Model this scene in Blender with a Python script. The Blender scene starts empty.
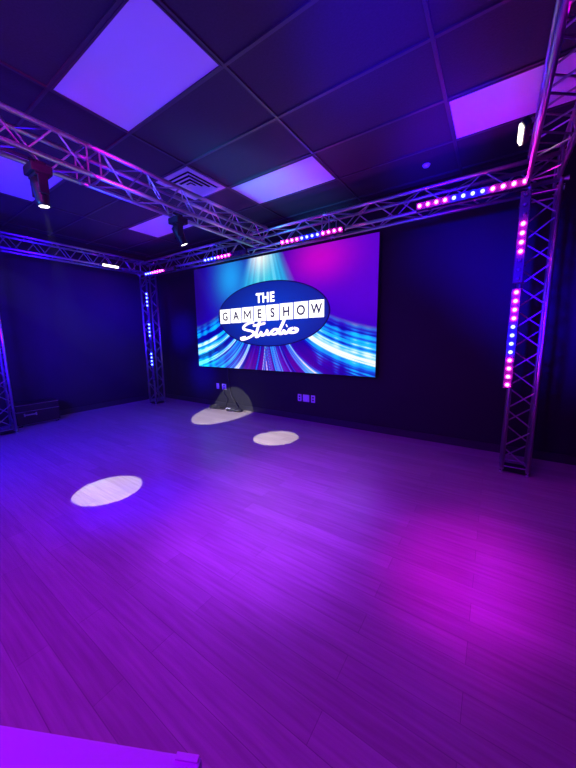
import bpy, bmesh, math, random
from mathutils import Vector, Matrix
random.seed(7)
sc = bpy.context.scene
COL = sc.collection
H = 1.45                                   # eye height; positions below are measured from the eye
def W(x, y, z): return Vector((x, y, z + H))

# ------------------------------------------------------------------ materials
def new_mat(name):
    m = bpy.data.materials.new(name); m.use_nodes = True
    nt = m.node_tree; b = nt.nodes['Principled BSDF']
    return m, nt, b
def simple(name, col, rough=.5, metal=0., spec=.5, noise=0., nscale=20., bump=0.):
    m, nt, b = new_mat(name)
    b.inputs['Base Color'].default_value = (*col, 1); b.inputs['Roughness'].default_value = rough
    b.inputs['Metallic'].default_value = metal; b.inputs['Specular IOR Level'].default_value = spec
    if noise or bump:
        tc = nt.nodes.new('ShaderNodeTexCoord'); n = nt.nodes.new('ShaderNodeTexNoise')
        n.inputs['Scale'].default_value = nscale; n.inputs['Detail'].default_value = 5
        nt.links.new(tc.outputs['Object'], n.inputs['Vector'])
        if noise:
            mx = nt.nodes.new('ShaderNodeMix'); mx.data_type = 'RGBA'
            mx.inputs[6].default_value = (*[c*(1-noise) for c in col], 1); mx.inputs[7].default_value = (*[min(1, c*(1+noise)) for c in col], 1)
            nt.links.new(n.outputs['Fac'], mx.inputs[0]); nt.links.new(mx.outputs[2], b.inputs['Base Color'])
        if bump:
            bp = nt.nodes.new('ShaderNodeBump'); bp.inputs['Strength'].default_value = bump; bp.inputs['Distance'].default_value = .01
            nt.links.new(n.outputs['Fac'], bp.inputs['Height']); nt.links.new(bp.outputs['Normal'], b.inputs['Normal'])
    return m
def emis(name, col, s):
    m, nt, b = new_mat(name)
    b.inputs['Base Color'].default_value = (.02, .02, .02, 1)
    b.inputs['Emission Color'].default_value = (*col, 1); b.inputs['Emission Strength'].default_value = s
    return m

M = {}
M['wall'] = simple('black_wall_paint', (.014, .014, .0155), .65, spec=.2, noise=.15, nscale=3, bump=.15)
M['tile'] = simple('black_ceiling_tile', (.036, .034, .037), .75, noise=.3, nscale=60, bump=.25)
M['grid'] = simple('black_ceiling_grid', (.06, .057, .06), .4)
M['alu'] = simple('truss_aluminium', (.52, .52, .54), .36, 1., noise=.08, nscale=8)
M['steel'] = simple('zinc_steel', (.6, .6, .62), .35, 1.)
M['black'] = simple('black_plastic', (.008, .008, .009), .4, spec=.3)
M['blackmetal'] = simple('black_powder_metal', (.011, .011, .012), .5, spec=.3, noise=.2, nscale=40)
M['diffuser'] = simple('acrylic_diffuser', (.85, .85, .86), .5, noise=.03, nscale=5)
M['vent'] = simple('vent_enamel', (.70, .70, .72), .45)
M['dark'] = simple('duct_shade', (.008, .008, .008), .9)
M['plate'] = simple('white_wall_plate', (.75, .74, .75), .4)
M['socket'] = simple('socket_black', (.02, .02, .02), .5)
M['table'] = simple('white_laminate', (.72, .70, .74), .35, noise=.02, nscale=4)
M['cable'] = simple('black_rubber_cable', (.012, .012, .012), .5)
M['face'] = simple('grey_halo_plate', (.085, .085, .09), .75, spec=.15)
M['case'] = simple('black_case_laminate', (.010, .009, .009), .35)
M['glassoff'] = simple('unlit_led_lens', (.10, .10, .12), .15)
M['mag'] = emis('led_magenta', (1., .016, .58), 64)
M['blu'] = emis('led_blue', (.004, .005, 1.), 260)
M['bluw'] = emis('led_pale_blue', (.007, .012, 1.), 130)
M['white'] = emis('work_light_diffuser', (1., .86, .72), 4)
M['headlens'] = emis('moving_head_lens', (1., .93, .85), 6)

# wooden floor: planks run along the back wall
def floor_mat():
    m, nt, b = new_mat('wood_plank_floor')
    tc = nt.nodes.new('ShaderNodeTexCoord'); mp = nt.nodes.new('ShaderNodeMapping')
    nt.links.new(tc.outputs['Object'], mp.inputs['Vector'])
    br = nt.nodes.new('ShaderNodeTexBrick')
    br.offset = .37; br.inputs['Scale'].default_value = 1; br.inputs['Brick Width'].default_value = 1.22
    br.inputs['Row Height'].default_value = .125; br.inputs['Mortar Size'].default_value = .0014
    br.inputs['Color1'].default_value = (.34, .27, .235, 1); br.inputs['Color2'].default_value = (.42, .345, .30, 1)
    br.inputs['Mortar'].default_value = (.22, .175, .155, 1); br.inputs['Mortar Smooth'].default_value = .3
    nt.links.new(mp.outputs[0], br.inputs['Vector'])
    mp2 = nt.nodes.new('ShaderNodeMapping'); mp2.inputs['Scale'].default_value = (1.2, 22, 1)
    nt.links.new(tc.outputs['Object'], mp2.inputs['Vector'])
    n = nt.nodes.new('ShaderNodeTexNoise'); n.inputs['Scale'].default_value = 2.2; n.inputs['Detail'].default_value = 8
    nt.links.new(mp2.outputs[0], n.inputs['Vector'])
    mx = nt.nodes.new('ShaderNodeMix'); mx.data_type = 'RGBA'; mx.blend_type = 'MULTIPLY'; mx.inputs[0].default_value = .75
    cr = nt.nodes.new('ShaderNodeValToRGB'); cr.color_ramp.elements[0].position = .3; cr.color_ramp.elements[0].color = (.74, .72, .70, 1)
    cr.color_ramp.elements[1].position = .7; cr.color_ramp.elements[1].color = (1.15, 1.15, 1.15, 1)
    nt.links.new(n.outputs['Fac'], cr.inputs['Fac'])
    nt.links.new(br.outputs['Color'], mx.inputs[6]); nt.links.new(cr.outputs['Color'], mx.inputs[7])
    nt.links.new(mx.outputs[2], b.inputs['Base Color'])
    rr = nt.nodes.new('ShaderNodeMapRange'); rr.inputs['To Min'].default_value = .27; rr.inputs['To Max'].default_value = .42
    nt.links.new(n.outputs['Fac'], rr.inputs['Value']); nt.links.new(rr.outputs[0], b.inputs['Roughness'])
    bp = nt.nodes.new('ShaderNodeBump'); bp.inputs['Strength'].default_value = .12; bp.inputs['Distance'].default_value = .004
    nt.links.new(br.outputs['Fac'], bp.inputs['Height']); bp.invert = True
    nt.links.new(bp.outputs['Normal'], b.inputs['Normal'])
    return m
M['floor'] = floor_mat()

# ------------------------------------------------------------------ mesh helpers
def obj(name, bm, mat, parent=None, kind=None, smooth=False):
    me = bpy.data.meshes.new(name)
    bmesh.ops.recalc_face_normals(bm, faces=bm.faces)
    bm.to_mesh(me); bm.free()
    if smooth:
        for p in me.polygons: p.use_smooth = True
    o = bpy.data.objects.new(name, me); COL.objects.link(o)
    if mat: me.materials.append(mat)
    if parent: o.parent = parent
    if kind: o['kind'] = kind
    return o
def thing(name, label, cat, loc=(0, 0, 0), rot=(0, 0, 0), group=None):
    o = bpy.data.objects.new(name, None); COL.objects.link(o); o.empty_display_size = .1
    o.location = loc; o.rotation_euler = rot; o['label'] = label; o['category'] = cat
    if group: o['group'] = group
    return o
def box(bm, c, s, bevel=0., rot=None):
    r = bmesh.ops.create_cube(bm, size=1)
    vs = r['verts']
    bmesh.ops.scale(bm, vec=s, verts=vs)
    if bevel:
        es = list({e for v in vs for e in v.link_edges})
        rb = bmesh.ops.bevel(bm, geom=es, offset=bevel, segments=2, affect='EDGES', profile=.6)
        vs = list(set(rb['verts']) | {v for v in vs if v.is_valid})
    if rot: bmesh.ops.rotate(bm, cent=(0, 0, 0), matrix=rot, verts=vs)
    bmesh.ops.translate(bm, vec=c, verts=vs)
    return bm
def B(c, s, bevel=0., rot=None): return box(bmesh.new(), c, s, bevel, rot)
def BB(a, b, bevel=0.):
    a = Vector(a); b = Vector(b)
    return B((a+b)/2, [abs(b[i]-a[i]) for i in range(3)], bevel)
def tube(bm, a, b, r, n=10, r2=None):
    a = Vector(a); b = Vector(b); d = b-a
    q = d.to_track_quat('Z', 'Y').to_matrix().to_4x4()
    mt = Matrix.Translation((a+b)/2) @ q
    bmesh.ops.create_cone(bm, cap_ends=True, segments=n, radius1=r, radius2=r if r2 is None else r2, depth=d.length, matrix=mt)
    return bm
def lathe(bm, prof, n=24, mat=None):
    rings = []
    for r, z in prof:
        rings.append([bm.verts.new((mat or Matrix()) @ Vector((r*math.cos(2*math.pi*i/n), r*math.sin(2*math.pi*i/n), z))) for i in range(n)])
    for a, b in zip(rings, rings[1:]):
        for i in range(n): bm.faces.new((a[i], a[(i+1) % n], b[(i+1) % n], b[i]))
    bm.faces.new(rings[0][::-1]); bm.faces.new(rings[-1])
    return bm

# ------------------------------------------------------------------ room shell
XL, XR, YF, YB, ZF, ZC = -6.9, 1.35, -2.6, 4.43, 0., 3.35
T = .12
def slab(name, a, b, mat): return obj(name, BB(a, b), mat, kind='structure')
slab('floor', (XL-T, YF-T, -T), (XR+T, YB+T, 0), M['floor'])
slab('wall_back', (XL-T, YB, 0), (XR+T, YB+T, ZC), M['wall'])
slab('wall_left', (XL-T, YF, 0), (XL, YB, ZC), M['wall'])
slab('wall_right', (XR, YF, 0), (XR+T, YB, ZC), M['wall'])
slab('wall_front', (XL-T, YF-T, 0), (XR+T, YF, ZC), M['wall'])
slab('ceiling', (XL-T, YF-T, ZC), (XR+T, YB+T, ZC+T), M['tile'])
M['base'] = simple('black_vinyl_base', (.02, .02, .022), .4)
slab('baseboard_back', (XL, YB-.012, 0), (XR, YB, .10), M['base'])
slab('baseboard_left', (XL, YF, 0), (XL+.012, YB-.012, .10), M['base'])
# ceiling grid
GX0, GXP, GY0, GYP = -2.96, 1.24, 1.15, .63
gx = [GX0+GXP*k for k in range(-3, 4) if XL < GX0+GXP*k < XR]
gy = [GY0+GYP*k for k in range(-6, 6) if YF < GY0+GYP*k < YB]
n_ = 0
bmg = bmesh.new()
for x in gx: box(bmg, (x, (YF+YB)/2, ZC-.006), (.024, YB-YF, .012))
for y in gy: box(bmg, ((XL+XR)/2, y, ZC-.0055), (XR-XL, .024, .011))
obj('trim_1', bmg, M['grid'], kind='structure')

# ------------------------------------------------------------------ ceiling light panels
def light_panel(ix, iy, label):
    x0 = GX0+GXP*ix; y0 = GY0+GYP*iy
    t = thing('ceiling_light_panel', label, 'ceiling light', ((x0+x0+GXP)/2, y0+GYP/2, ZC), group='unlit lens panels in the ceiling grid')
    w, d = GXP-.020, GYP-.020
    bm = bmesh.new(); e = .012
    box(bm, (0, d/2-e/2, -.010), (w, e, .016)); box(bm, (0, -d/2+e/2, -.010), (w, e, .016))
    box(bm, (w/2-e/2, 0, -.010), (e, d-2*e, .016)); box(bm, (-w/2+e/2, 0, -.010), (e, d-2*e, .016))
    obj('frame', bm, M['grid'], t)
    # slightly sagging acrylic sheet
    bm = bmesh.new(); nx, ny = 16, 10; g = []
    ww, dd = w-2*e-.002, d-2*e-.002
    for s in (0, 1):
        for j in range(ny+1):
            g.append([bm.verts.new((-ww/2+ww*i/nx, -dd/2+dd*j/ny, -.008-.006*math.sin(math.pi*i/nx)*math.sin(math.pi*j/ny)+(.004 if s else 0))) for i in range(nx+1)])
    for j in range(ny):
        for i in range(nx):
            bm.faces.new((g[j][i], g[j][i+1], g[j+1][i+1], g[j+1][i]))
            k = j+ny+1; bm.faces.new((g[k][i], g[k+1][i], g[k+1][i+1], g[k][i+1]))
    for i in range(nx):
        bm.faces.new((g[0][i], g[ny+1][i], g[ny+1][i+1], g[0][i+1])); bm.faces.new((g[ny][i], g[ny][i+1], g[2*ny+1][i+1], g[2*ny+1][i]))
    for j in range(ny):
        bm.faces.new((g[j][0], g[j+1][0], g[j+ny+2][0], g[j+ny+1][0])); bm.faces.new((g[j][nx], g[j+ny+1][nx], g[j+ny+2][nx], g[j+1][nx]))
    obj('diffuser', bm, M['diffuser'], t, smooth=False)
    return t
light_panel(0, 0, 'large violet-lit ceiling panel at top left of the photo, nearest the camera')
light_panel(0, 3, 'pale blue-lit ceiling panel above the screen, beyond the air vent')
light_panel(2, 3, 'magenta-lit ceiling panel beside the right-hand truss')
light_panel(-2, 0, 'deep blue ceiling panel behind the nearer moving head lamp')
light_panel(-2, 3, 'deep blue ceiling panel behind the farther moving head lamp')

# ------------------------------------------------------------------ square ceiling vent
def vent(cx, cy):
    t = thing('ceiling_vent', 'square four-way ceiling air vent with stepped louvres above the middle truss', 'vent', (cx, cy, ZC))
    def ring(bm, o, i, z0, z1, th=.004):
        # sloped square ring, outer half-size o at z0, inner i at z1
        a = [bm.verts.new((sx*o, sy*o, z0)) for sx, sy in ((-1, -1), (1, -1), (1, 1), (-1, 1))]
        b = [bm.verts.new((sx*i, sy*i, z1)) for sx, sy in ((-1, -1), (1, -1), (1, 1), (-1, 1))]
        c = [bm.verts.new(v.co+Vector((0, 0, th))) for v in a]; d = [bm.verts.new(v.co+Vector((0, 0, th))) for v in b]
        for k in range(4):
            l = (k+1) % 4
            bm.faces.new((a[k], a[l], b[l], b[k])); bm.faces.new((c[k], d[k], d[l], c[l]))
            bm.faces.new((a[k], c[k], c[l], a[l])); bm.faces.new((b[k], b[l], d[l], d[k]))
    bm = bmesh.new(); ring(bm, .295, .235, -.016, -.016, .008); obj('flange', bm, M['vent'], t)
    obj('duct_shade_plate', B((0, 0, -.005), (.47, .47, .006)), M['dark'], t)  # flat black plate stands in for the shade inside the duct
    for o, i, z0, z1 in ((.222, .168, -.032, -.010), (.160, .106, -.032, -.010), (.098, .046, -.032, -.010)):
        bm = bmesh.new(); ring(bm, o, i, z0, z1); obj('louvre', bm, M['vent'], t)
    obj('centre_plate', B((0, 0, -.022), (.075, .075, .004), .001), M['vent'], t)
vent(GX0-.315, GY0+GYP*2+.315)
# smoke detector
t = thing('smoke_detector', 'small round white smoke detector on the dark ceiling near the back wall', 'smoke detector', (-.79, 3.98, ZC))
obj('housing', lathe(bmesh.new(), [(.036, 0), (.036, -.012), (.030, -.024), (.014, -.028)][::-1]), M['plate'], t, smooth=True)
obj('base_ring', lathe(bmesh.new(), [(.041, -.001), (.041, -.006), (.035, -.008)][::-1]), M['plate'], t)

# ------------------------------------------------------------------ trusses (square, 0.22 m)
S = .22; CR = .0195; BR = .0075
def truss(name, label, cat, A, Bp, u, v, joints, group, period=.33, foot=False):
    """A,Bp: first chord ends; u,v: offsets of the other chords; joints: distances of the frames from A"""
    A = Vector(A); Bp = Vector(Bp); u = Vector(u); v = Vector(v); L = (Bp-A).length; d = (Bp-A)/L
    base = A+(u+v)/2
    t = thing(name, label, cat, base, group=group)
    off = [Vector((0, 0, 0)), u, u+v, v]
    cuts = [0]+list(joints)+[L]
    rel = lambda p: p-base
    for s0, s1 in zip(cuts, cuts[1:]):
        for o in off:
            bm = bmesh.new(); tube(bm, rel(A+o+d*(s0+.03)), rel(A+o+d*(s1-.03)), CR, 14)
            obj('chord', bm, M['alu'], t, smooth=False).data.shade_smooth()
    # joint frames and conical couplers
    for k, s in enumerate(cuts):
        for sd in (-1, 1):
            if (k == 0 and sd == -1) or (k == len(cuts)-1 and sd == 1): continue
            bm = bmesh.new()
            for a, b in zip(off, off[1:]+off[:1]): tube(bm, rel(A+a+d*(s+sd*.05)), rel(A+b+d*(s+sd*.05)), .008, 8)
            obj('end_frame', bm, M['alu'], t)
        for o in off:
            bm = bmesh.new(); c = rel(A+o+d*s)
            tube(bm, c-d*.032, c-d*.004, CR*1.12, 12, CR*.8); tube(bm, c+d*.004, c+d*.032, CR*.8, 12, CR*1.12)
            tube(bm, c-d*.008, c+d*.008, CR*.75, 12)
            w = (u if k % 2 else v).normalized()
            for q in (-1, 1): tube(bm, c+d*.02*q-w*.03, c+d*.02*q+w*.03, .004, 6)
            obj('coupler', bm, M['steel'], t)
    # diagonal braces on the four faces
    tot = 0
    for s0, s1 in zip(cuts, cuts[1:]):
        span = s1-s0-.12; n = max(2, round(span/(period/2))); h = span/n
        for fi, (a, b) in enumerate(zip(off, off[1:]+off[:1])):
            for i in range(n):
                p, q = (a, b) if (i+fi) % 2 else (b, a)
                bm = bmesh.new(); tube(bm, rel(A+p+d*(s0+.06+h*i+.012)), rel(A+q+d*(s0+.06+h*(i+1)-.012)), BR, 6)
                obj('brace', bm, M['alu'], t); tot += 1
    if foot:
        c = rel(A+(u+v)/2)
        obj('base_plate', B((0, 0, .005), (.25, .25, .01), .002), M['blackmetal'], t)
    return t
g1 = 'horizontal lighting trusses'; g2 = 'upright truss towers'
ZT = 1.38
XRT = .14
truss('lighting_truss', 'middle ceiling truss running from the near left to above the screen, carrying moving heads', 'truss', W(-2.93, -1.0, ZT), W(-2.93, 3.77, ZT), (-S, 0, 0), (0, 0, S), (2.42,), g1, period=.40)
truss('lighting_truss', 'long ceiling truss along the back wall above the screen', 'truss', W(-6.40, 3.8, ZT-.02), W(XRT+.26, 3.8, ZT-.02), (0, S, 0), (0, 0, S), (2.34, 4.44), g1, period=.54)
truss('lighting_truss', 'ceiling truss along the left wall, seen far left', 'truss', W(-6.2, 1.44, ZT), W(-6.2, 3.77, ZT), (-S, 0, 0), (0, 0, S), (), g1, period=.36)
truss('lighting_truss', 'magenta-lit ceiling truss running down the right edge of the photo', 'truss', W(XRT, -1.0, ZT), W(XRT, 3.77, ZT), (S, 0, 0), (0, 0, S), (2.4,), g1, period=.42)
truss('truss_tower', 'upright truss tower right of the screen with magenta and blue LED bars', 'truss tower', (XRT+.02, 3.8, .02), (XRT+.02, 3.8, ZT+H-.045), (S, 0, 0), (0, S, 0), (), g2, period=.42, foot=True)
truss('truss_tower', 'upright truss tower in the far left corner with pale blue LEDs', 'truss tower', (-6.16, 3.8, .02), (-6.16, 3.8, ZT+H-.045), (-S, 0, 0), (0, S, 0), (), g2, period=.42, foot=True)
truss('truss_tower', 'upright truss tower at the left edge of the photo beside the black case', 'truss tower', (-6.2, 1.18, .02), (-6.2, 1.18, ZT+H-.045), (-S, 0, 0), (0, S, 0), (), g2, period=.42, foot=True)

# ------------------------------------------------------------------ LED bars
CODE = {'M': 'mag', 'B': 'blu', 'W': 'bluw', 'D': 'glassoff'}
def led_bar(p0, p1, pat, label, out=(0, -1, 0)):
    """p0: first LED, p1: last LED (eye coordinates)"""
    p0 = W(*p0); p1 = W(*p1); n = len(pat); d = (p1-p0); L = d.length; d = d/L; st = L/(n-1); out = Vector(out)
    side = out.cross(d).normalized(); c = (p0+p1)/2
    R3 = Matrix((d, side, out)).transposed()
    t = thing('led_bar', label, 'LED light bar', c, R3.to_euler(), 'LED batten lights on the trusses')
    Lh = L+st
    obj('housing', B((0, 0, -.034), (Lh, .080, .044), .006), M['blackmetal'], t)
    obj('halo_plate', B((0, 0, -.009), (Lh-.01, .074, .006), .002), M['face'], t)  # wide grey plate added to catch LED light as a halo
    for s in (-1, 1):
        bm = bmesh.new()
        for q in (-1, 1): box(bm, (s*Lh*.36, q*.0425, -.034), (.03, .005, .044), .001)
        obj('bracket', bm, M['blackmetal'], t)
    for i, ch in enumerate(pat):
        x = -L/2+st*i
        bm = bmesh.new(); mt = Matrix.Translation((x, 0, -.004))
        lathe(bm, [(.0175, -.002), (.0180, .008), (.0150, .015), (.008, .019), (.002, .0205)], 14, mt)
        o = obj('led_lens', bm, M[CODE[ch]], t)
    return t
YL = 3.72
led_bar((-.785, YL, 1.385), (.118, YL, 1.385), 'MMMMBBBBMMMM', 'LED bar on the back truss right of the screen, magenta ends and blue middle')
led_bar((-2.60, YL, 1.330), (-1.715, YL, 1.330), 'MMMMBBBBMMMM', 'LED bar on the back truss above the screen, right of the middle truss')
led_bar((-4.22, YL, 1.325), (-3.34, YL, 1.325), 'BBBBMMMMDDDD', 'LED bar on the back truss above the screen, left of the middle truss')
led_bar((-6.02, YL, 1.315), (-5.14, YL, 1.315), 'BBBMMMMMDDDD', 'small-looking LED bar on the back truss by the left corner tower')
led_bar((.135, YL, .40), (.135, YL, -.50), 'MMMMBBBBMMMM', 'upright LED bar of twelve lit lamps, lower on the right tower')
led_bar((.135, YL, 1.263), (.135, YL, .527), 'DDDMMMMDDD', 'upright LED bar with only four magenta lamps lit, upper on the right tower')
led_bar((-6.06, YL, .925), (-6.06, YL, .07), 'WWWWDDDDWWWW', 'upright LED bar with two pale blue lamp groups, upper on the left corner tower')
led_bar((-6.06, YL, -.012), (-6.06, YL, -.845), 'DDDDWWWWDDDD', 'upright LED bar with one pale blue lamp group, lower on the left corner tower')

# ------------------------------------------------------------------ moving heads
def aim(o, target): o.rotation_euler = (Vector(target)-o.location).to_track_quat('-Z', 'Y').to_euler()
def spot(name, loc, target, power, col, half, blend=.04, rad=.01, parent=None):
    l = bpy.data.lights.new(name, 'SPOT'); l.energy = power; l.color = col; l.spot_size = 2*half; l.spot_blend = blend; l.shadow_soft_size = rad
    o = bpy.data.objects.new(name, l); COL.objects.link(o); o.location = loc; aim(o, target)
    return o
def moving_head(loc, target, label, power, half):
    p = W(*loc); tg = W(*target)
    t = thing('moving_head_light', label, 'stage light', p, group='moving head spotlights under the middle truss')
    bm = bmesh.new(); box(bm, (0, 0, .12), (.17, .14, .065), .012); obj('base', bm, M['blackmetal'], t)
    bm = bmesh.new()
    for s in (-1, 1): box(bm, (s*.045, 0, .165), (.02, .05, .03), .003); 
    tube(bm, (0, -.055, .19), (0, .055, .19), .012, 10)
    obj('clamp', bm, M['black'], t)
    dv = (tg-p); yaw = math.atan2(dv.y, dv.x)
    RZ = Matrix.Rotation(yaw, 4, 'Z')
    bm = bmesh.new(); box(bm, (0, 0, .078), (.15, .09, .022), .006)
    for s in (-1, 1):
        box(bm, (s*.072, 0, .01), (.02, .065, .13), .007)
    bmesh.ops.transform(bm, matrix=RZ @ Matrix.Rotation(math.pi/2, 4, 'Z'), verts=bm.verts)
    obj('yoke', bm, M['blackmetal'], t)
    dn = dv.normalized(); Q = dn.to_track_quat('Z', 'Y').to_matrix().to_4x4()
    bm = bmesh.new(); lathe(bm, [(.035, -.075), (.052, -.06), (.056, -.01), (.050, .05), (.045, .10), (.045, .125), (.036, .128)], 24, Q)
    obj('lamp_head', bm, M['black'], t, smooth=False).data.shade_smooth()
    bm = bmesh.new(); lathe(bm, [(.034, .120), (.034, .1285), (.020, .1315), (.006, .132)], 20, Q); obj('lens', bm, M['headlens'], t)
    spot('spot_beam', p+dn*.145, tg, power, (1, .98, .88), half)
    return t
moving_head((-3.02, 1.04, 1.17), (-3.02, 1.29, -1.45), 'black moving head lamp hanging from the near part of the middle truss', 420, math.radians(6.9))
moving_head((-3.02, 2.30, 1.17), (-2.55, 3.39, -1.45), 'black moving head lamp hanging from the far part of the middle truss', 520, math.radians(6.5))
moving_head((-3.02, -.40, 1.17), (-4.33, 4.16, -1.45), 'black moving head lamp at the out-of-view end of the middle truss', 2300, math.radians(5.8))

# ------------------------------------------------------------------ white work lights on the side trusses
def work_light(loc, L, label, rotx=0.):
    t = thing('bar_light', label, 'light fixture', W(*loc), (0, rotx, 0))
    obj('housing', B((0, 0, .02), (.052, L, .045), .006), M['blackmetal'], t)
    obj('diffuser', B((0, 0, -.012), (.040, L-.03, .016), .005), M['white'], t)
    bm = bmesh.new()
    for s in (-1, 1): box(bm, (0, s*L*.3, .055), (.03, .02, .03))
    obj('bracket', bm, M['steel'], t)
work_light((-6.15, 3.09, 1.385), .32, 'short white bar light glowing on the left wall truss', math.radians(-50))
work_light((.052, 3.09, 1.49), .28, 'short white bar light glowing beside the right truss below the magenta panel', math.radians(60))

# ------------------------------------------------------------------ LED video wall
SX0, SX1, SZ0, SZ1, SY = -5.24, -1.40, -.588, 1.392, 4.30
scr = thing('led_video_wall', 'large rectangular LED screen on the back wall showing the blue logo graphic', 'screen', ((SX0+SX1)/2, SY, (SZ0+SZ1)/2+H))
cx, cz = (SX0+SX1)/2, (SZ0+SZ1)/2
SW, SH = SX1-SX0, SZ1-SZ0
obj('cabinet', B((0, .050, 0), (SW+.01, .085, SH+.01), .004), M['black'], scr)
bm = bmesh.new()
for x in (-1.3, 0, 1.3): box(bm, (x, .105, 0), (.06, .04, SH*.9))
obj('mount', bm, M['blackmetal'], scr)
def hashn(i, s=0): 
    x = math.sin(i*127.1+s*311.7)*43758.5453; return x-math.floor(x)
def n1(x, s=0):
    i = math.floor(x); f = x-i; f = f*f*(3-2*f); return hashn(i, s)*(1-f)+hashn(i+1, s)*f
def sst(a, b, x):
    t_ = min(1, max(0, (x-a)/(b-a))); return t_*t_*(3-2*t_)
def graphic(u, v):
    """picture shown on the screen: light trails pouring from the top and fanning out; u,v in 0..1"""
    xr = (u-.478)*1.94; x = abs(xr); y = v
    # background
    r, g, b = .012, .0, .42
    k = math.exp(-(((u-.76)/.13)**2+((v-.90)/.17)**2)); r += .50*k; b += .05*k; g += .0*k
    k = sst(.45, 1., u)*sst(.2, .6, v); r += .075*k; b += .16*k
    k = math.exp(-(((u-.27)/.09)**2+((v-.86)/.22)**2)); g += .34*k; b += .45*k
    k = sst(.14, 0., u)*sst(.35, .6, v); b *= 1-.55*k; g *= 1-.3*k
    psi = y-.30/(x+.20)
    lim = (.09 if xr > 0 else .13)
    m = sst(lim+.03, lim-.05, psi)
    if m > 0:
        sgn = 3 if xr > 0 else 11
        side = sst(.25, .75, x)
        s1 = n1(psi*17, sgn); s2 = n1(psi*48, sgn+1); s3 = n1(psi*120, sgn+2)
        along = .65+.5*n1(x*9+psi*7, sgn+5)
        w = (s1**1.2)*(.25+1.05*s2)*(.5+.75*s3)*along
        fine = n1(x*20, sgn+7)*n1(psi*85, sgn+8)
        w += .45*side*fine
        w = (w*1.75)**1.35
        beam = sst(.62, .9, y)
        w *= 1-.30*sst(.45, .15, x)*sst(.4, .2, y)
        low = sst(.30, .05, y)*sst(.9, .2, x)
        # colours
        cr = .0+1.0*sst(.75, 1.35, w); cg = .0+.6*sst(.18, .8, w)+.45*sst(.8, 1.2, w); cb = .30+.85*sst(.05, .6, w)
        if low > 0: cr += low*.16*n1(psi*22, 9); cg *= 1-.35*low
        r = r*(1-m)+cr*m; g = g*(1-m)+cg*m; b = b*(1-m)+cb*m
    # light curtain falling from the top edge
    a = xr/(1.42-y); bm_ = sst(.50, .30, abs(a))*sst(.45, .72, y)
    if bm_ > 0:
        w = .15+.95*n1((a+3)*30, 31)+.45*n1((a+3)*60, 32)*n1(y*6+a*9, 33)
        hot = math.exp(-((xr+.04)/.11)**2-((1.02-y)/.13)**2)
        edge = sst(.0, .42, abs(a))
        cr, cg, cb = .02+.30*sst(.8, 1.3, w)*(1-edge)+.9*hot, .20+.55*w*(1-.55*edge)+.4*hot, .45+.42*w+.2*hot
        r = r*(1-bm_)+cr*bm_; g = g*(1-bm_)+cg*bm_; b = b*(1-bm_)+cb*bm_
    # soft squares of light in the lower left
    k = sst(.42, .0, u)*sst(.30, .05, v)
    if k > 0:
        q = n1(u*42, 21)*n1(v*20, 22)*2.2; g += k*.45*q; b += k*.5*q; r *= 1-k*.8
    return (r, g, min(b, 1.3))
NX, NY = 400, 206
verts = []; faces = []; cols = []
for j in range(NY+1):
    for i in range(NX+1):
        verts.append((-SW/2+SW*i/NX, 0, -SH/2+SH*j/NY)); cols += [*graphic(i/NX, j/NY), 1.]
for j in range(NY):
    for i in range(NX):
        a = j*(NX+1)+i; faces.append((a, a+1, a+NX+2, a+NX+1))
me = bpy.data.meshes.new('display'); me.from_pydata(verts, [], faces)
ca = me.color_attributes.new('picture', 'FLOAT_COLOR', 'POINT'); ca.data.foreach_set('color', cols)
m, nt, b_ = new_mat('screen_picture')
at = nt.nodes.new('ShaderNodeVertexColor'); at.layer_name = 'picture'
b_.inputs['Base Color'].default_value = (.01, .01, .01, 1); b_.inputs['Roughness'].default_value = .5
nt.links.new(at.outputs['Color'], b_.inputs['Emission Color']); b_.inputs['Emission Strength'].default_value = 1.0
me.materials.append(m)
o = bpy.data.objects.new('display', me); COL.objects.link(o); o.parent = scr
# logo pieces: pictures on the screen, a hair in front of it
def local(X, Z): return X-cx, Z-cz
M['l_blue'] = emis('logo_blue', (.0, .012, .30), 1.0)
M['l_rim'] = emis('logo_rim', (.0, .0, .035), 1.0)
M['l_white'] = emis('logo_white', (1., .97, .93), 1.7)
M['l_ink'] = emis('logo_ink', (.02, .015, .02), 1.0)
M['l_pink'] = emis('logo_script', (1., .80, .95), 1.9)
def ell(a, b, y, n=96):
    bm = bmesh.new(); ex, ez = local(-3.35, .405)
    f = [bm.verts.new((ex+a*math.cos(2*math.pi*i/n), y, ez+b*math.sin(2*math.pi*i/n))) for i in range(n)]
    b2 = [bm.verts.new((v.co.x, y+.001, v.co.z)) for v in f]
    bm.faces.new(f)
    for i in range(n): bm.faces.new((f[i], b2[i], b2[(i+1) % n], f[(i+1) % n]))
    return bm
obj('logo_rim', ell(1.225, .565, -.002), M['l_rim'], scr)
# oval field with a gentle glow in the middle of the graphic
m, nt, b_ = new_mat('logo_field'); b_.inputs['Base Color'].default_value = (.01, .01, .01, 1)
tc = nt.nodes.new('ShaderNodeTexCoord'); gr = nt.nodes.new('ShaderNodeTexGradient'); gr.gradient_type = 'SPHERICAL'
mp = nt.nodes.new('ShaderNodeMapping'); mp.inputs['Scale'].default_value = (.7, .7, 1.3)
cr = nt.nodes.new('ShaderNodeValToRGB'); cr.color_ramp.elements[0].color = (.002, .006, .14, 1); cr.color_ramp.elements[1].color = (.0, .05, .62, 1)
nt.links.new(tc.outputs['Object'], mp.inputs[0]); nt.links.new(mp.outputs[0], gr.inputs[0]); nt.links.new(gr.outputs['Fac'], cr.inputs['Fac'])
nt.links.new(cr.outputs[0], b_.inputs['Emission Color']); b_.inputs['Emission Strength'].default_value = 1
obj('logo_oval', ell(1.20, .545, -.004), m, scr)
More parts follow.
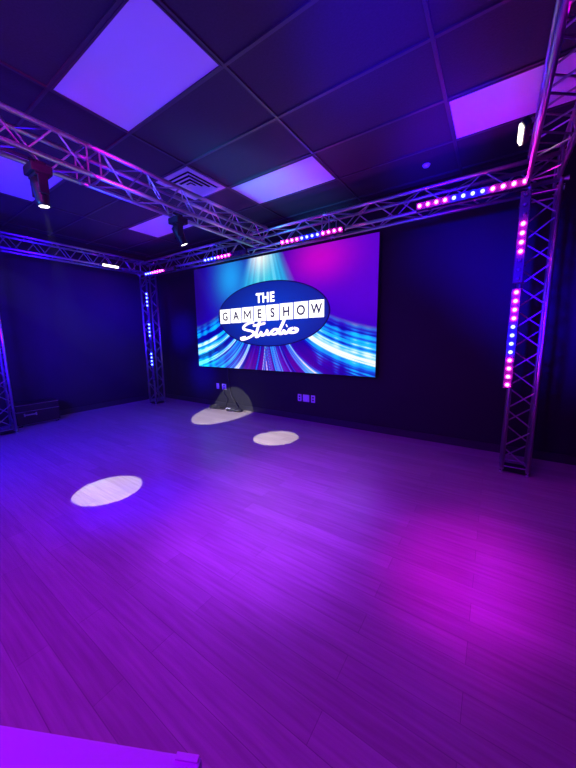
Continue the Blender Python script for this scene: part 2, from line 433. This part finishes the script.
def text_mesh(s, size, bold, name, mat, X, Z, y, sx=1.):
    cu = bpy.data.curves.new('t', 'FONT'); cu.body = s; cu.size = size; cu.offset = bold; cu.align_x = 'CENTER'; cu.align_y = 'CENTER'; cu.extrude = .0008; cu.space_character = 1.14
    to = bpy.data.objects.new('t', cu); COL.objects.link(to); bpy.context.view_layer.update()
    me = bpy.data.meshes.new_from_object(to.evaluated_get(bpy.context.evaluated_depsgraph_get()))
    bpy.data.objects.remove(to); bpy.data.curves.remove(cu)
    me.name = name
    xs = [v.co.x for v in me.vertices]; ys = [v.co.y for v in me.vertices]; mx = (min(xs)+max(xs))/2; my = (min(ys)+max(ys))/2
    lx, lz = local(X, Z)
    for v in me.vertices: v.co = Vector((lx+(v.co.x-mx)*sx, y-v.co.z, lz+(v.co.y-my)))
    me.materials.clear(); me.materials.append(mat)
    o = bpy.data.objects.new(name, me); COL.objects.link(o); o.parent = scr
    return o
text_mesh('THE', .225, .009, 'logo_word', M['l_white'], -3.39, .695, -.007, .92)
tw = 2.31/8
for i, ch in enumerate('GAMESHOW'):
    X = -4.53+tw*(i+.5); Z = .413+.027*(i/7)
    lx, lz = local(X, Z)
    obj('logo_tile', B((lx, -.0065, lz), (tw-.022, .002, .268)), M['l_white'], scr)
    if ch == 'M':
        bm = bmesh.new(); w_, h_, q = .085, .078, .024
        def quad(*ps):
            f = [bm.verts.new((lx+a, -.0085, lz+b)) for a, b in ps]; bm.faces.new(f)
        for sg in (-1, 1):
            quad((sg*w_, -h_), (sg*(w_-q), -h_), (sg*(w_-q), h_), (sg*w_, h_))
            quad((sg*(w_-q), h_), (sg*(w_-q), h_-.045), (0, -h_*.75), (0, -h_*.75+.050))
        ret = bmesh.ops.extrude_face_region(bm, geom=bm.faces[:])
        bmesh.ops.translate(bm, vec=(0, -.0008, 0), verts=[v for v in ret['geom'] if isinstance(v, bmesh.types.BMVert)])
        obj('logo_letter', bm, M['l_ink'], scr)
        continue
    text_mesh(ch, .215, .001 if ch == 'M' else .005, 'logo_letter', M['l_ink'], X, Z, -.0085, .86 if ch == 'W' else 1.0 if ch == 'M' else .95)
# handwritten word as one continuous pen line, traced in strokes (x right, y up)
strokes = [
 [(.33,.98),(.25,1.0),(.14,.93),(.06,.80),(.05,.68),(.14,.58),(.27,.48),(.31,.36),(.26,.22),(.14,.10),(.02,.04),(-.02,.12),(.10,.18)],
 [(.47,1.10),(.43,.78),(.39,.48),(.36,.22),(.38,.14),(.44,.22),(.50,.40)],
 [(.29,.80),(.42,.82),(.60,.88)],
 [(.50,.44),(.49,.26),(.53,.20),(.60,.30),(.64,.46),(.63,.28),(.67,.22),(.74,.34)],
 [(.90,.42),(.82,.48),(.74,.36),(.75,.24),(.82,.22),(.90,.36),(.99,.74),(1.05,1.10),(1.00,.80),(.93,.44),(.92,.24),(.97,.22),(1.03,.40)],
 [(1.03,.42),(1.02,.26),(1.07,.22),(1.14,.36),(1.20,.44)],
 [(1.22,.46),(1.14,.40),(1.13,.28),(1.19,.22),(1.28,.26),(1.30,.38),(1.23,.46)],
 [(1.07,.60),(1.09,.63)],
]
def catmull(pts, n=8):
    P = [pts[0]]+pts+[pts[-1]]; out = []
    for i in range(1, len(P)-2):
        for k in range(n):
            t_ = k/n; p0, p1, p2, p3 = P[i-1:i+3]
            out.append(tuple(.5*((2*p1[c])+(-p0[c]+p2[c])*t_+(2*p0[c]-5*p1[c]+4*p2[c]-p3[c])*t_*t_+(-p0[c]+3*p1[c]-3*p2[c]+p3[c])*t_**3) for c in (0, 1)))
    out.append(pts[-1]); return out
bm = bmesh.new()
for st in strokes:
    pts = catmull(st)
    q = [Vector((local(-3.96+p[0]*.95, 0)[0], 0, local(0, -.045+p[1]*.31+p[0]*.045)[1])) for p in pts]
    for a in range(len(q)):
        d = (q[min(a+1, len(q)-1)]-q[max(a-1, 0)]).normalized()
    L_, R_ = [], []
    for a in range(len(q)):
        d = (q[min(a+1, len(q)-1)]-q[max(a-1, 0)])
        d = d.normalized() if d.length > 1e-6 else Vector((1, 0, 0))
        nrm = Vector((-d.z, 0, d.x)); w = .020+.010*abs(d.z)
        if a in (0, len(q)-1): w *= .5
        L_.append(bm.verts.new(q[a]+nrm*w+Vector((0, -.010, 0)))); R_.append(bm.verts.new(q[a]-nrm*w+Vector((0, -.010, 0))))
    for a in range(len(q)-1): bm.faces.new((L_[a], L_[a+1], R_[a+1], R_[a]))
obj('logo_script', bm, M['l_pink'], scr)

# ------------------------------------------------------------------ wall plates and cables
def plate(X, Z, w, h, label, kind):
    t = thing('wall_plate', label, 'wall plate', (X, YB, Z+H))
    obj('cover', B((0, -.004, 0), (w, .008, h), .002), M['plate'], t)
    bm = bmesh.new()
    if kind == 'outlet':
        for s in (-1, 1): box(bm, (0, -.009, s*.024), (.032, .003, .028), .001)
        obj('socket', bm, M['socket'], t)
    elif kind == 'blank':
        for s in (-1, 1): tube(bm, (0, -.008, s*.04), (0, -.010, s*.04), .004, 8)
        obj('screw', bm, M['steel'], t)
    else:
        for s in (-1, 1): box(bm, (s*.023, -.009, 0), (.028, .003, .066), .001)
        obj('socket', bm, M['plate'], t)
plate(-2.77, -1.05, .075, .125, 'narrow white wall plate, left of the trio under the screen', 'outlet')
plate(-2.64, -1.05, .125, .125, 'wide double wall plate, middle of the trio under the screen', 'double')
plate(-2.50, -1.05, .075, .125, 'narrow white wall plate, right of the trio under the screen', 'outlet')
plate(-4.83, -1.01, .075, .12, 'dim wall plate left of the lit arch of the spotlight', 'blank')
plate(-4.64, -1.01, .12, .12, 'white wall outlet in the spotlit arch with a cable plugged in', 'outlet')
def cable(label, pts, r=.007):
    cu = bpy.data.curves.new('cable', 'CURVE'); cu.dimensions = '3D'; cu.bevel_depth = r; cu.bevel_resolution = 2
    s = cu.splines.new('BEZIER'); s.bezier_points.add(len(pts)-1)
    for bp, p in zip(s.bezier_points, pts): bp.co = p; bp.handle_left_type = bp.handle_right_type = 'AUTO'
    to = bpy.data.objects.new('t', cu); COL.objects.link(to); bpy.context.view_layer.update()
    me = bpy.data.meshes.new_from_object(to.evaluated_get(bpy.context.evaluated_depsgraph_get()))
    bpy.data.objects.remove(to); bpy.data.curves.remove(cu); me.name = 'power_cable'
    me.materials.clear(); me.materials.append(M['cable'])
    o = bpy.data.objects.new('power_cable', me); COL.objects.link(o)
    o['label'] = label; o['category'] = 'cable'; o['group'] = 'black cables in the spotlit patch by the wall'
    for p in me.polygons: p.use_smooth = True
    return o
yb = YB-.03
cable('black cable dropping from the outlet down to the floor in the spotlit arch', [(-4.64, YB-.012, .42), (-4.62, yb-.02, .34), (-4.52, yb-.02, .20), (-4.56, yb-.02, .06), (-4.50, yb-.06, .012), (-4.30, yb-.12, .012)], .009)
cable('black cable leaning up the wall to the screen in the spotlit arch', [(-4.50, yb+.01, .855), (-4.48, yb+.01, .55), (-4.40, yb, .25), (-4.22, yb-.03, .08), (-4.12, yb-.10, .010), (-3.98, yb-.05, .010)], .008)
r_ = random.Random(3)
def coil(cx_, cy_, ra, rb, turns, label, r=.013):
    pts = []
    for i in range(int(turns*8)):
        a = i*math.pi/4; k = 1+.25*math.sin(i*1.7)
        pts.append((cx_+ra*k*math.cos(a)+r_.uniform(-.02, .02), min(YB-.03, cy_+rb*k*math.sin(a)+r_.uniform(-.02, .02)), .012+.012*(i/8)+r_.uniform(0, .008)))
    return cable(label, pts, r)
coil(-4.68, yb-.15, .17, .09, 3.2, 'loose coil of black cable at the left foot of the spotlit arch')
coil(-4.22, yb-.13, .15, .08, 2.6, 'loose coil of black cable at the right foot of the spotlit arch')
t = thing('power_adapter', 'small pale power adapter lying among the cables by the wall', 'power adapter', (-4.40, YB-.15, 0))
obj('body', B((0, 0, .022), (.11, .05, .04), .006), M['plate'], t)
bm = bmesh.new(); tube(bm, (.055, 0, .02), (.085, 0, .02), .006, 8); obj('cable_stub', bm, M['cable'], t)

# ------------------------------------------------------------------ equipment case by the left tower
t = thing('flight_case', 'low black equipment case on the floor beside the left edge tower', 'case', (-6.67, 1.80, 0))
w, d, h = .36, .60, .36
obj('body', B((0, 0, .02+h*.35), (w, d, h*.62), .006), M['case'], t)
obj('lid', B((0, 0, .02+h*.83), (w, d, h*.30), .006), M['case'], t)
bm = bmesh.new()
for z in (.03, .02+h*.66, .02+h*.98): 
    box(bm, (w/2+.002, 0, z), (.006, d, .006)); box(bm, (0, -d/2-.002, z), (w, .006, .006))
obj('edge_trim', bm, M['steel'], t)
bm = bmesh.new(); box(bm, (w/2+.012, -.12, .20), (.014, .17, .022), .004)
for s in (-1, 1): box(bm, (w/2+.006, -.12+s*.08, .20), (.02, .02, .05), .003)
obj('handle', bm, M['steel'], t)
for sx in (-1, 1):
    for sy in (-1, 1): obj('foot', B((sx*(w/2-.04), sy*(d/2-.04), .012), (.05, .05, .024), .004), M['black'], t)

# ------------------------------------------------------------------ white table, only its far corner in view
c0 = Vector((-.357, .251, .75)); e1 = Vector((-.889, -.457, 0)).normalized(); e2 = Vector((-e1.y, e1.x, 0))
if e2.y > 0: e2 = -e2
tl, tdp = 1.5, .6
ctr = c0+e1*tl/2+e2*tdp/2
t = thing('table', 'white table top at the bottom left edge of the photo', 'table', (ctr.x, ctr.y, 0), (0, 0, math.atan2(-e1.y, -e1.x)))
obj('tabletop', B((0, 0, .737), (tl, tdp, .026), .003), M['table'], t)
bm = bmesh.new()
for y in (-tdp/2+.06, tdp/2-.06): box(bm, (0, y, .69), (tl-.16, .02, .06))
obj('apron', bm, M['steel'], t)
for sx in (-1, 1):
    for sy in (-1, 1):
        bm = bmesh.new(); tube(bm, (sx*(tl/2-.07), sy*(tdp/2-.06), .0), (sx*(tl/2-.07), sy*(tdp/2-.06), .725), .018, 12); obj('leg', bm, M['steel'], t)
obj('corner_clip', B((tl/2-.024, tdp/2-.004, .7515), (.040, .010, .004), .001), M['plate'], t)

# ------------------------------------------------------------------ added coloured fill lights without fixtures, behind and beside the camera
def area(name, loc, target, power, col, sx, sy, spread=180):
    l = bpy.data.lights.new(name, 'AREA'); l.shape = 'RECTANGLE'; l.size = sx; l.size_y = sy; l.energy = power; l.color = col; l.spread = math.radians(spread)
    o = bpy.data.objects.new(name, l); COL.objects.link(o); o.location = W(*loc); aim(o, W(*target)); return o
MAG = (1., .0, .55); VIO = (.20, .0, 1.); BLU = (.01, .0, 1.)
area('fill_violet', (-1.4, -1.2, 1.75), (-1.6, 1.8, -1.45), 60, (.25, 0., 1.), 1.6, .3, 100)  # added area lights that colour the floor, no fixture behind them
area('fill_magenta', (-3.0, -1.6, 1.7), (-1.8, .6, -1.45), 12, MAG, 1.0, .2, 110)
area('fill_blue', (-5.0, -1.0, 1.7), (-4.2, 2.2, -1.45), 120, BLU, 1.0, .2, 90)
area('fill_up_violet', (-2.2, -1.2, -1.2), (-2.4, 1.8, 1.9), 36, (.05, .05, 1.), .8, .3, 100)  # added lights from below that brighten ceiling and panels
area('fill_up_magenta', (1.1, .2, -.6), (.1, 2.8, 1.8), 5, (.8, 0., 1.), .5, .2, 100)
area('fill_up_blue', (-5.2, .2, -1.3), (-5.0, 2.8, 1.9), 55, BLU, .6, .3, 110)
R_ = math.radians
spot('fill_floor_centre', W(-.9, -1.0, 1.6), W(-1.45, 1.95, -1.45), 2000, (.26, .02, 1.), R_(15), 1., .2)  # added violet spot that brightens the middle of the floor
spot('fill_floor_right', W(-.5, -1.0, 1.6), W(-.05, 2.05, -1.45), 1518, (.62, 0., 1.), R_(8), 1., .2)  # added spot, stands in for the tower LEDs' reflection on the floor
spot('fill_floor_left', W(-4.0, -1.6, 1.6), W(-2.55, 1.35, -1.45), 2640, BLU, R_(7), 1., .2)  # added spot for the blue streak on the left floor
spot('fill_truss_magenta', W(-.4, -.9, 1.50), W(-3.0, 1.25, 1.48), 503, (1., 0., .8), R_(11), 1., .2)  # added magenta spots that put highlights on the middle truss
spot('fill_truss_near', W(1.1, 1.9, 1.10), W(-2.93, .80, 1.50), 750, (1., 0., .85), R_(5.0), .8, .12)
spot('fill_truss_middle', W(1.1, 2.1, 1.10), W(-2.93, 1.35, 1.50), 600, (1., 0., .85), R_(5.0), .8, .12)
spot('fill_cyan', W(-3.0, -1.9, .0), W(-2.5, 3.35, 1.85), 3000, (.02, .28, 1.), R_(7), 1., .2)  # added spot, stands in for screen light on panel and truss
spot('fill_blue_ceiling', W(1.0, -1.8, -1.0), W(-.75, 2.1, 1.9), 7200, BLU, R_(7), 1., .2)  # added blue spots on the ceiling in place of a beam in the haze
spot('fill_blue_top', W(1.0, -1.8, -1.0), W(-.66, 3.6, 1.9), 11700, BLU, R_(5), 1., .2)
spot('fill_blue_wall', W(-2.0, -2.2, .6), W(-.45, 4.4, 1.15), 13600, BLU, R_(4.5), 1., .5)  # added blue spots on the right wall area in place of a haze beam
spot('fill_blue_wall_low', W(-2.0, -2.2, .6), W(.15, 4.4, .62), 18480, BLU, R_(4.5), 1., .5)
spot('fill_blue_side', W(-2.0, -2.2, .6), W(.75, 4.4, .10), 17500, BLU, R_(5), 1., .5)
spot('fill_blue_corner', W(-3.5, -1.7, 1.0), W(-6.8, 3.7, .6), 18000, BLU, R_(7), 1., .5)  # added blue spots around the left corner in place of a haze beam
spot('fill_blue_left', W(-2.5, -1.5, .8), W(-6.9, 2.4, .2), 9800, (.03, 0., 1.), R_(18), 1., .6)
spot('fill_blue_foot', W(-3.5, -1.7, 1.0), W(-5.9, 4.4, .15), 15300, BLU, R_(4.5), 1., .2)
spot('fill_blue_foot_low', W(-3.5, -1.7, 1.0), W(-5.3, 4.4, -.75), 11900, BLU, R_(4.5), 1., .2)

# ------------------------------------------------------------------ haze in the room air, black world
w = bpy.data.worlds.new('room_air'); sc.world = w; w.use_nodes = True
bg = w.node_tree.nodes['Background']; bg.inputs[0].default_value = (0, 0, 0, 1); bg.inputs[1].default_value = 0
vs = w.node_tree.nodes.new('ShaderNodeVolumeScatter'); vs.inputs['Density'].default_value = .0022; vs.inputs['Anisotropy'].default_value = .3
w.node_tree.links.new(vs.outputs[0], w.node_tree.nodes['World Output'].inputs['Volume'])

# ------------------------------------------------------------------ camera
R = [[0.827491, 0.561338, -0.01255], [0.075531, -0.133437, -0.988175], [-0.556375, 0.816758, -0.152816]]
cam = bpy.data.cameras.new('camera'); co = bpy.data.objects.new('camera', cam); COL.objects.link(co)
rt = Vector(R[0]); dn = Vector(R[1]); fw = Vector(R[2])
mt = Matrix((rt, -dn, -fw)).transposed().to_4x4(); mt.translation = (0, 0, H)
co.matrix_world = mt
cam.sensor_fit = 'VERTICAL'; cam.sensor_height = 36; cam.sensor_width = 27; cam.lens = 302/768*36; cam.clip_start = .02
sc.camera = co
sc.view_settings.view_transform = 'Standard'; sc.view_settings.look = 'None'; sc.view_settings.exposure = 0; sc.view_settings.gamma = 1
sc.view_settings.use_curve_mapping = False
